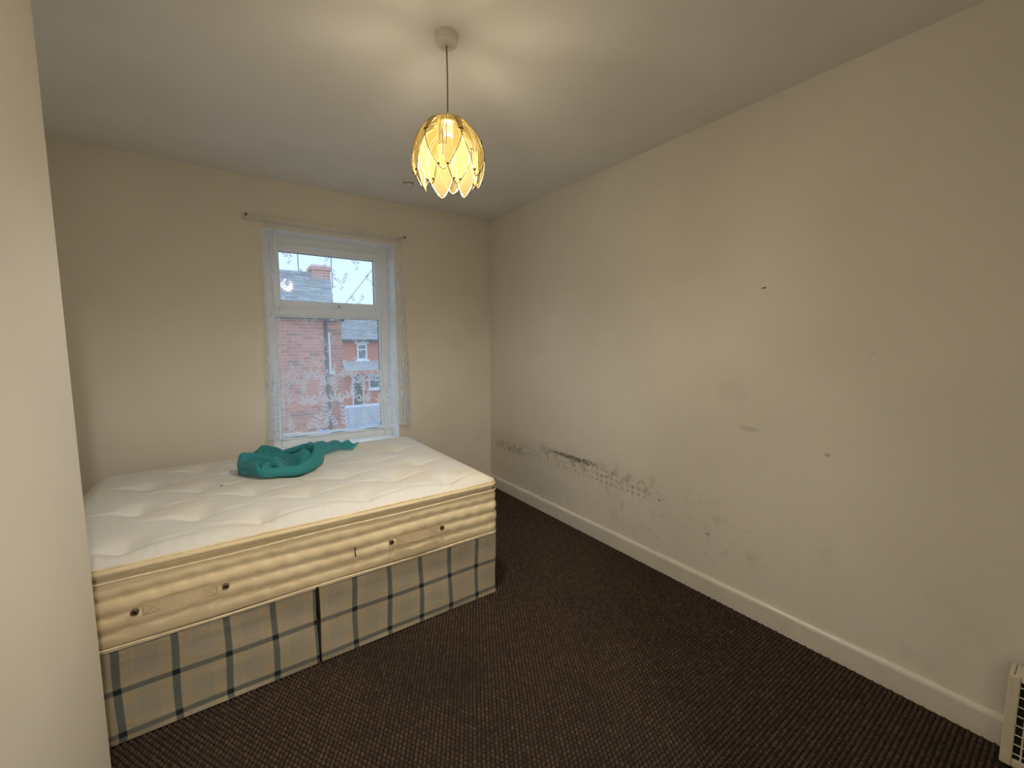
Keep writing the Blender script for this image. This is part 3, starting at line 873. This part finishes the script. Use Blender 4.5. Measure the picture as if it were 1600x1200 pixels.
# strap handles, stitched crosses and ventilators on the front border
def handle(x0, x1, zc):
    yb = BY0 - .006
    n = 24; h = .0225; vs = []; fs = []
    def yy(a): return yb - .005 - .007 * math.exp(-((a - .5) / .25) ** 2)
    for i in range(n + 1):
        a = i / n; x = x0 + (x1 - x0) * a; y = yy(a); zz = zc + .003 * math.sin(a * PI)
        for (dy_, dz) in ((0, -h), (-.0025, -h), (-.0025, h), (0, h)): vs.append((x, y + dy_, zz + dz))
    for i in range(n):
        for k in range(4): fs.append((i * 4 + k, i * 4 + (k + 1) % 4, (i + 1) * 4 + (k + 1) % 4, (i + 1) * 4 + k))
    fs += [(0, 3, 2, 1), (n * 4, n * 4 + 1, n * 4 + 2, n * 4 + 3)]
    o = link('strap_handle', vs, fs, 'strap', mat, label='stitched fabric carrying handle')
    for (a, b_) in ((x0 + .006, x0 + .056), (x1 - .056, x1 - .006)):
        y = yy(.10) - .0032; z0, z1 = zc - h + .005, zc + h - .005
        st = MB()
        for p, q in (((a, z0), (b_, z0)), ((b_, z0), (b_, z1)), ((b_, z1), (a, z1)), ((a, z1), (a, z0)), ((a, z0), (b_, z1)), ((a, z1), (b_, z0))):
            st.tube([(p[0], y, p[1]), (q[0], y, q[1])], .0013, 5)
        st.build('cross_stitch', 'stitch', o)
    ed = MB()
    for z in (zc - h, zc + h):
        ed.tube([(x0 + (x1 - x0) * i / 12, yy(i / 12) - .002, z + .003 * math.sin(PI * i / 12)) for i in range(13)], .0014, 5)
    ed.build('strap_edge', 'stitch', o)
def vent(x, z):
    y = BY0 - .004
    o = MB()
    n = 18
    prof = [(.0125, .004), (.0125, -.002), (.0105, -.006), (.0068, -.005), (.006, 0)]
    vs = []; fs = []
    for (r, d) in prof:
        for k in range(n): vs.append((x + r * math.cos(2 * PI * k / n), y + d, z + r * math.sin(2 * PI * k / n)))
    for i in range(len(prof) - 1):
        for k in range(n): fs.append((i * n + k, i * n + (k + 1) % n, (i + 1) * n + (k + 1) % n, (i + 1) * n + k))
    v = link('ventilator', vs, fs, 'eyelet', mat, smooth=True, label='brown eyelet ventilator')
    vs = [(x + .0066 * math.cos(2 * PI * k / n), y - .002, z + .0066 * math.sin(2 * PI * k / n)) for k in range(n)]
    link('ventilator_hole', vs, [tuple(range(n))], 'black', v)
handle(-2.541, -2.312, .511); handle(-1.600, -1.374, .500)
for (x, z) in ((-2.562, .503), (-2.290, .506), (-1.620, .498), (-1.350, .500)): vent(x, z)
mk = MB().tube([(-1.792, BY0 - .004, .520), (-1.793, BY0 - .006, .505), (-1.791, BY0 - .005, .482)], .0022, 6).sphere((-1.792, BY0 - .005, .520), .004, 6, 5).sphere((-1.791, BY0 - .005, .482), .004, 6, 5)
mk.build('frayed_stitch', 'black', mat, label='small dark frayed mark')

# ------------------------------------------------------------------ crumpled teal sheet
def fold_cloth(seed, N=52, L=1.45, R1=.29, steps=280, iters=8, tmin=.022):
    """small position-based cloth: a square sheet pushed together by a closing ring until it lies in a heap"""
    rng = np.random.default_rng(seed)
    h = L / (N - 1)
    u = np.linspace(-L / 2, L / 2, N)
    X, Y = np.meshgrid(u, u)
    a = rng.uniform(0, 2 * PI)
    Z = np.zeros_like(X)
    for k in range(14):
        th = rng.uniform(0, PI); f = rng.uniform(4, 14)
        Z += .026 * np.sin(f * (X * math.cos(th) + Y * math.sin(th)) + rng.uniform(0, 2 * PI))
    Z += .22 * np.exp(-(X ** 2 + Y ** 2) / .09)
    Z -= Z.min() - .004
    P = np.stack([math.cos(a) * X - math.sin(a) * Y, math.sin(a) * X + math.cos(a) * Y, Z], -1)
    V = np.zeros_like(P)
    al = slice(None)
    def pairs(st):
        return [(i, i + st) for i in (np.arange(o, N - st, 2 * st) for o in range(2 * st)) if len(i)]
    def con(s1, s2, rest, k, only_short=False):
        A = P[s1]; B = P[s2]; d = B - A
        l = np.sqrt(np.einsum('...i,...i->...', d, d))[..., None] + 1e-9
        e_ = l - rest
        if only_short: e_ = np.minimum(0, e_)
        c = (.5 * k) * e_ / l * d
        P[s1] = A + c; P[s2] = B - c
    P1, P2, P4 = pairs(1), pairs(2), pairs(4)
    dg = [(np.ix_(A, C_), np.ix_(B, D), np.ix_(A, D), np.ix_(B, C_)) for (A, B) in P1 for (C_, D) in P1]
    gi, gj = np.divmod(np.arange(N * N), N)
    dt = 1 / 60
    for s in range(steps):
        t = min(1.0, s / (steps * .58)); R = L * .72 * (1 - t) + R1 * t
        V *= .94; V[..., 2] -= 9.8 * dt * .5
        Q = P.copy(); P += V * dt
        for it in range(iters):
            for (A, B) in P1: con((al, A), (al, B), h, 1.0); con((A, al), (B, al), h, 1.0)
            for (q1, q2, q3, q4) in dg: con(q1, q2, h * 1.414, .35); con(q3, q4, h * 1.414, .35)
            for (A, B) in P2: con((al, A), (al, B), 2 * h, .16, True); con((A, al), (B, al), 2 * h, .16, True)
            if it % 2 == 0:
                for (A, B) in P4: con((al, A), (al, B), 3.3 * h, .07, True); con((A, al), (B, al), 3.3 * h, .07, True)
            r = np.sqrt(P[..., 0] ** 2 + (P[..., 1] / .95) ** 2)
            f = np.where(r > R, .5 + .5 * R / np.maximum(r, 1e-6), 1.0)
            P[..., 0] *= f; P[..., 1] *= f
            P[..., 2] = np.clip(P[..., 2], .003, .30)
        if s % 2 == 0 and s > 40:                      # keep layers apart
            F = P.reshape(-1, 3); sq = (F * F).sum(1)
            i1, i2 = np.nonzero(sq[:, None] + sq[None] - 2 * F @ F.T < tmin * tmin)
            ok = (i1 < i2) & ((np.abs(gi[i1] - gi[i2]) > 1) | (np.abs(gj[i1] - gj[i2]) > 1))
            i1, i2 = i1[ok], i2[ok]
            if len(i1):
                d = F[i2] - F[i1]; l = np.sqrt((d * d).sum(1, keepdims=True)) + 1e-6
                c = .25 * (tmin - l) / l * d
                acc = np.zeros_like(F); cnt = np.zeros(len(F))
                np.add.at(acc, i1, -c); np.add.at(acc, i2, c); np.add.at(cnt, i1, 1); np.add.at(cnt, i2, 1)
                P = (F + acc / np.maximum(cnt, 1)[:, None]).reshape(P.shape)
        V = np.clip((P - Q) / dt, -3, 3)
        V[P[..., 2] < .006, :2] *= .5
    return P

def mattress_top(x, y):
    ed = min(x - PX0, PX1 - x, y - PY0, PY1 - y); a = max(0.0, min(1.0, ed / .085))
    return PZ1 + .038 * (1 - (1 - a) ** 2.2) + top_h(x, y) * min(1, max(0, ed) / .07)
def teal_sheet():
    P = fold_cloth(6)
    n = P.shape[0]
    cx, cy = -1.975, -.765
    V = []
    for (x, y, z) in P.reshape(-1, 3):
        X = cx + x * .80; Y = cy + y * .92
        V.append((X, Y, mattress_top(X, Y) * min(1.0, 1) + z * 1.02 + .003))
    t = thing('crumpled_sheet', 'crumpled teal sheet heaped on the bare mattress below the window', 'sheet')
    o = link('bunched_cloth', V, [(j * n + i, j * n + i + 1, (j + 1) * n + i + 1, (j + 1) * n + i) for j in range(n - 1) for i in range(n - 1)], 'teal', t, smooth=True)
    s = o.modifiers.new('smooth', 'SUBSURF'); s.levels = 1; s.render_levels = 2
    # pleated corner trailing off towards the window
    def flap(u, v):
        a = Vector((-1.86, -.70)).lerp(Vector((-1.560, -.345)), u)
        side = Vector((.75, -.62)) * (v - .5) * (.12 + .22 * u)
        pl = .010 * (1 + math.sin(v * 2 * PI * 4.0 + u * 2)) * (.35 + .65 * u)
        X, Y = a.x + side.x, a.y + side.y
        return (X, Y, mattress_top(X, Y) + .004 + .06 * (1 - u) ** 1.3 * math.sin(PI * (.25 + .5 * v)) + pl + .035 * u * (1 - v))
    f = MB().grid(flap, 24, 48).build('pleated_corner', 'teal', t, smooth=True, label='pleated bright corner of the sheet')
teal_sheet()

# ------------------------------------------------------------------ heater at the right edge
ht = thing('panel_heater', 'cream metal heater with a wire grille, low against the right wall', 'heater')
hx0, hx1, hy0, hy1, hz0, hz1 = -.118, -.025, -4.10, -3.497, .012, .338
MB().box(hx0 + .012, hx1, hy0 + .01, hy1 - .012, hz0 + .004, hz1 - .012).build('inner_box', 'heater_dark', ht)
fb = MB()
bw = .028
fb.box(hx0, hx0 + .012, hy1 - bw, hy1, hz0, hz1).box(hx0, hx0 + .012, hy0, hy0 + bw, hz0, hz1)
fb.box(hx0, hx0 + .012, hy0 + bw, hy1 - bw, hz1 - .016, hz1).box(hx0, hx0 + .012, hy0 + bw, hy1 - bw, hz0, hz0 + .03)
fb.build('front_frame', 'heater', ht, bevel=.004)
MB().box(hx0 + .013, hx1, hy1 - .012, hy1, hz0, hz1).build('end_panel', 'heater', ht, bevel=.004)
MB().box(hx0 + .013, hx1, hy0, hy0 + .012, hz0, hz1).build('end_panel', 'heater', ht, bevel=.004)
MB().box(hx0 + .013, hx1, hy0 + .013, hy1 - .013, hz1 - .010, hz1).build('top_panel', 'heater', ht, bevel=.003)
z = hz0 + .05
while z < hz1 - .02:
    MB().tube([(hx0 + .004, hy0 + .01, z), (hx0 + .004, hy1 - .01, z)], .0022, 6).build('grille_wire', 'heater', ht); z += .0345
y = hy1 - bw - .018
while y > hy0 + bw:
    MB().tube([(hx0 + .007, y, hz0 + .01), (hx0 + .007, y, hz1 - .01)], .0026, 6).build('grille_wire', 'heater', ht); y -= .022
for yy_ in (hy0 + .06, hy1 - .06): MB().box(hx0 + .02, hx1 - .01, yy_ - .02, yy_ + .02, 0, .016).build('foot', 'heater', ht)

# ------------------------------------------------------------------ outside
GZ = -3.0
struct(MB().box(-30, 40, T + .3, 70, GZ - .1, GZ).build('ground', 'ground'), 'street and yard ground outside')
# --- neighbouring brick house
nb_ = thing('brick_house', 'old red brick house with slate roof and chimney close outside the window', 'house')
NY = 6.80; NX1 = -.205; NE = 2.13
wl = MB().box(-1.45, NX1, NY + .010, NY + 5, -.60, NE).build('wall', 'mortar', nb_)
MB().box(-7.0, -1.45, NY + .004, NY + 5, GZ, NE).box(-1.45, NX1, NY + .004, NY + 5, GZ, -.60).build('plain_wall', 'brick_core', nb_)
rndb = random.Random(5)
def brick_mesh(L):
    q = MB().box(-L / 2, L / 2, 0, .05, -.0325, .0325)
    me = bpy.data.meshes.new('brick'); me.from_pydata(q.v, [], q.f); me.update(); me.materials.append(M['brick']); return me
bs, bh_ = brick_mesh(.215), brick_mesh(.1025)
def lay(x0, x1, z0, z1, y, parent, limit):
    z = z0; row = 0; cnt = 0
    while z < z1 and cnt < limit:
        x = x1 - (0 if row % 2 == 0 else 0)
        first = row % 2
        while x > x0 + .05:
            me, L = (bh_, .1025) if first else (bs, .215)
            first = 0
            if x - L < x0 - .12: break
            o = bpy.data.objects.new('brick', me); C.objects.link(o); o.parent = parent
            o.location = (x - L / 2, y + rndb.uniform(-.003, .003), z); cnt += 1
            x -= L + .010
        z += .075; row += 1
    return cnt
n1 = lay(-1.30, NX1, -.52, NE - .03, NY, wl, 300)
# second, set back bay with its gutter
NY2 = 7.6
w2 = MB().box(NX1, .37, NY2 + .010, NY2 + 4, GZ, 2.03).build('bay_wall', 'mortar', nb_)
lay(-.20, .37, -1.0, 2.0, NY2, w2, 150)
MB().tube([(-.19, NY2 - .06, 2.05), (.42, NY2 - .06, 2.05)], .055, 10).build('gutter', 'pipe', nb_, smooth=True)
MB().tube([(-.165, NY - .02, 2.06), (-.165, NY - .02, GZ)], .042, 10).build('downpipe', 'pipe', nb_, smooth=True)
pw = MB().box(.00, .075, NY2 - .05, NY2 + .02, .76, 1.72).build('window_frame', 'outwhite', nb_)
MB().box(.025, .06, NY2 - .055, NY2 - .04, .80, 1.66).build('pane', 'outwhite', pw)
MB().box(-.01, .16, NY2 - .09, NY2 + .02, .70, .76).build('window_sill', 'outwhite', nb_)
# roof plane: eaves at NY, ridge further back
RY, RZ = 9.1, 3.33
def roof_pt(x, f): return Vector((x, (NY - .14) + (RY - NY + .14) * f, (NE - .05) + (RZ - NE + .05) * f))
def slates():
    mb = MB(); rows = 24; rr = random.Random(2)
    n = Vector((0, -(RZ - NE), RY - NY)).normalized()
    for j in range(rows):
        f0, f1 = j / rows, min(1.0, (j + 1.25) / rows)
        xe = .02 + .46 * (j / rows)
        x = xe - (0.13 if j % 2 else 0.0); xprev = xe
        while xprev > -3.2:
            x0 = max(x, -9); 
            L = .255
            a = xprev - L if (xprev != xe or j % 2 == 0) else xprev - L / 2
            lift = .012 + rr.uniform(0, .005)
            p = [roof_pt(a + .003, f0) + n * lift, roof_pt(xprev - .003, f0) + n * lift, roof_pt(xprev - .003, f1) + n * .001, roof_pt(a + .003, f1) + n * .001]
            q = [v - n * .008 for v in p]
            mb.addv(p + q, [(0, 1, 2, 3), (4, 5, 1, 0), (1, 5, 6, 2), (7, 4, 0, 3)])
            xprev = a
    return mb
rf = MB().prism([roof_pt(-7, 0), roof_pt(.02, 0), roof_pt(.48, 1), roof_pt(-7, 1)], (0, 0, -.10)).build('roof', 'slate', nb_)
sl = slates().build('slates', 'slate', rf); sl['kind'] = 'stuff'
x = .30
while x > -3:
    MB().tube([(x, RY, RZ - .01), (x - .42, RY, RZ - .01)], .07, 10).build('ridge_tile', 'slate', rf, smooth=True); x -= .43
MB().tube([(NX1 + .1, NY - .16, NE - .09), (-7, NY - .16, NE - .09)], .05, 10).build('gutter', 'pipe', nb_, smooth=True)
ch = MB().box(-.03, .42, RY - .30, RY + .30, 2.75, 3.42).build('chimney', 'brick_core', nb_)
MB().box(-.065, .455, RY - .34, RY + .34, 3.42, 3.50).build('chimney_cap', 'brick_core', ch)
MB().box(-.035, .425, RY - .31, RY + .31, 3.50, 3.56).build('chimney_top', 'mortar', ch)
ae = MB().tube([(.46, RY - .32, 2.95), (.44, RY - .32, 4.4)], .012, 6).build('tv_aerial', 'pipe', nb_, label='thin television aerial on the chimney')
MB().tube([(.30, RY - .50, 4.3), (.62, RY - .10, 4.3)], .008, 5).build('boom', 'pipe', ae)
for k in range(3): MB().tube([(.42 + .03, RY - .5, 3.0 + .22 * k), (.58, RY - .15, 3.0 + .22 * k)], .008, 5).build('element', 'pipe', ae)
MB().tube([(-.30, RY + .1, 3.2), (-.30, RY + .1, 4.6)], .012, 6).build('roof_pole', 'pipe', nb_)
MB().tube([(.36, NY2, 1.95), (.80, 9, 2.53), (2.2, 9, 4.35), (3.5, 9, 6.1)], .008, 5).build('overhead_cable', 'pipe', nb_, label='overhead cable rising to the right')
# --- far terraced house
fh = thing('terraced_house', 'red brick terraced house with slate roof across the street', 'house')
FYY = 25.0
MB().box(4.30, 12, FYY, FYY + 7, GZ, 1.70).build('wall', 'brick_far', fh)
frf = MB().prism([(4.10, FYY - .35, 1.68), (12, FYY - .35, 1.68), (12, FYY + 3.6, 3.55), (4.10, FYY + 3.6, 3.55)], (0, 0, -.12)).build('roof', 'slate', fh)
ms = MB(); rr = random.Random(7)
for j in range(16):
    f0, f1 = j / 16, (j + 1) / 16
    for i in range(22):
        x0 = 4.10 + i * .36 + (.18 if j % 2 else 0)
        y0_, y1_ = FYY - .35 + 3.95 * f0, FYY - .35 + 3.95 * f1; z0_, z1_ = 1.70 + 1.87 * f0 + .03, 1.70 + 1.87 * f1 + .005
        ms.addv([(x0, y0_, z0_), (x0 + .35, y0_, z0_), (x0 + .35, y1_, z1_), (x0, y1_, z1_)], [(0, 1, 2, 3)])
q = ms.build('slates', 'slate', frf); q['kind'] = 'stuff'
MB().box(4.15, 12, FYY + 3.5, FYY + 3.7, 3.5, 3.68).build('ridge', 'outwhite', fh)
MB().tube([(4.2, FYY - .40, 1.62), (12, FYY - .40, 1.62)], .075, 8).build('gutter', 'pipe', fh)
def fwin(x0, x1, z0, z1, mull=True):
    f = MB()
    t_ = .09
    f.box(x0, x0 + t_, FYY - .05, FYY + .05, z0, z1).box(x1 - t_, x1, FYY - .05, FYY + .05, z0, z1).box(x0 + t_, x1 - t_, FYY - .05, FYY + .05, z1 - t_, z1).box(x0 + t_, x1 - t_, FYY - .05, FYY + .05, z0, z0 + t_)
    if mull: f.box(x0 + t_, x1 - t_, FYY - .05, FYY + .05, z0 + (z1 - z0) * .62, z0 + (z1 - z0) * .62 + .07)
    o = f.build('window_frame', 'outwhite', fh)
    MB().box(x0 + t_, x1 - t_, FYY - .01, FYY, z0 + t_, z1 - t_).build('pane', 'outglass', o)
    MB().box(x0 - .12, x1 + .12, FYY - .14, FYY, z0 - .12, z0).build('window_sill', 'outwhite', o)
    MB().box(x0 - .12, x1 + .12, FYY - .08, FYY, z1, z1 + .16).build('lintel', 'outwhite', o)
fwin(5.38, 6.02, .36, 1.40)
fwin(8.2, 8.9, .36, 1.40)
cn = MB().prism([(4.4, FYY - .9, -.28), (7.2, FYY - .9, -.28), (7.2, FYY, .28), (4.4, FYY, .28)], (0, 0, -.10)).build('porch_canopy', 'slate', fh)
MB().box(4.4, 7.2, FYY - .93, FYY - .86, -.52, -.30).build('fascia', 'brick_far', fh)
dr = MB().box(5.05, 5.65, FYY - .04, FYY + .02, -2.75, -.62).build('door', 'door', fh)
MB().box(5.18, 5.52, FYY - .05, FYY - .03, -1.4, -.75).build('pane', 'outglass', dr)
for xx in (4.98, 5.65): MB().box(xx, xx + .07, FYY - .06, FYY, -2.75, -.55).build('door_post', 'outwhite', fh)
fwin(6.05, 7.3, -1.62, -.70)
# low things in the yard between
tag(MB().box(1.7, 4.6, 13.9, 14.5, GZ, -1.12).build('garden_wall', 'pale', bevel=.03), 'pale rendered low wall in front of the terraced house', 'wall')
ct = thing('lean_to_roof', 'blue grey corrugated lean-to roof low outside the window', 'roof')
def corr(u, v):
    x = -.75 + 1.9 * u; y = 5.0 - 1.6 * v
    tri = abs(((x * 7.0) % 1.0) * 2 - 1)
    return (x, y, -.22 - .40 * v + .05 * tri + .03 * math.sin(x * 5))
MB().grid(corr, 76, 6).build('corrugated_sheet', 'corr', ct)
MB().box(-.72, 1.12, 3.6, 4.95, GZ, -.66).build('lean_to_wall', 'brick_core', ct)
fp = thing('framed_panel', 'small white framed panel outside, low at the left of the pane', 'panel')
a = MB(); px0, px1, pz0, pz1 = -1.90, -1.700, .604, .704
for (q0, q1, q2, q3) in ((px0, px1, pz1 - .014, pz1), (px0, px1, pz0, pz0 + .01), (px1 - .022, px1, pz0 + .01, pz1 - .014), (px0, px0 + .022, pz0 + .01, pz1 - .014)):
    a.box(q0, q1, .335, .355, q2, q3)
a.build('frame', 'outwhite', fp, bevel=.002)
MB().box(px0 + .022, px1 - .022, .342, .350, pz0 + .01, pz1 - .014).build('backing', 'pale', fp)
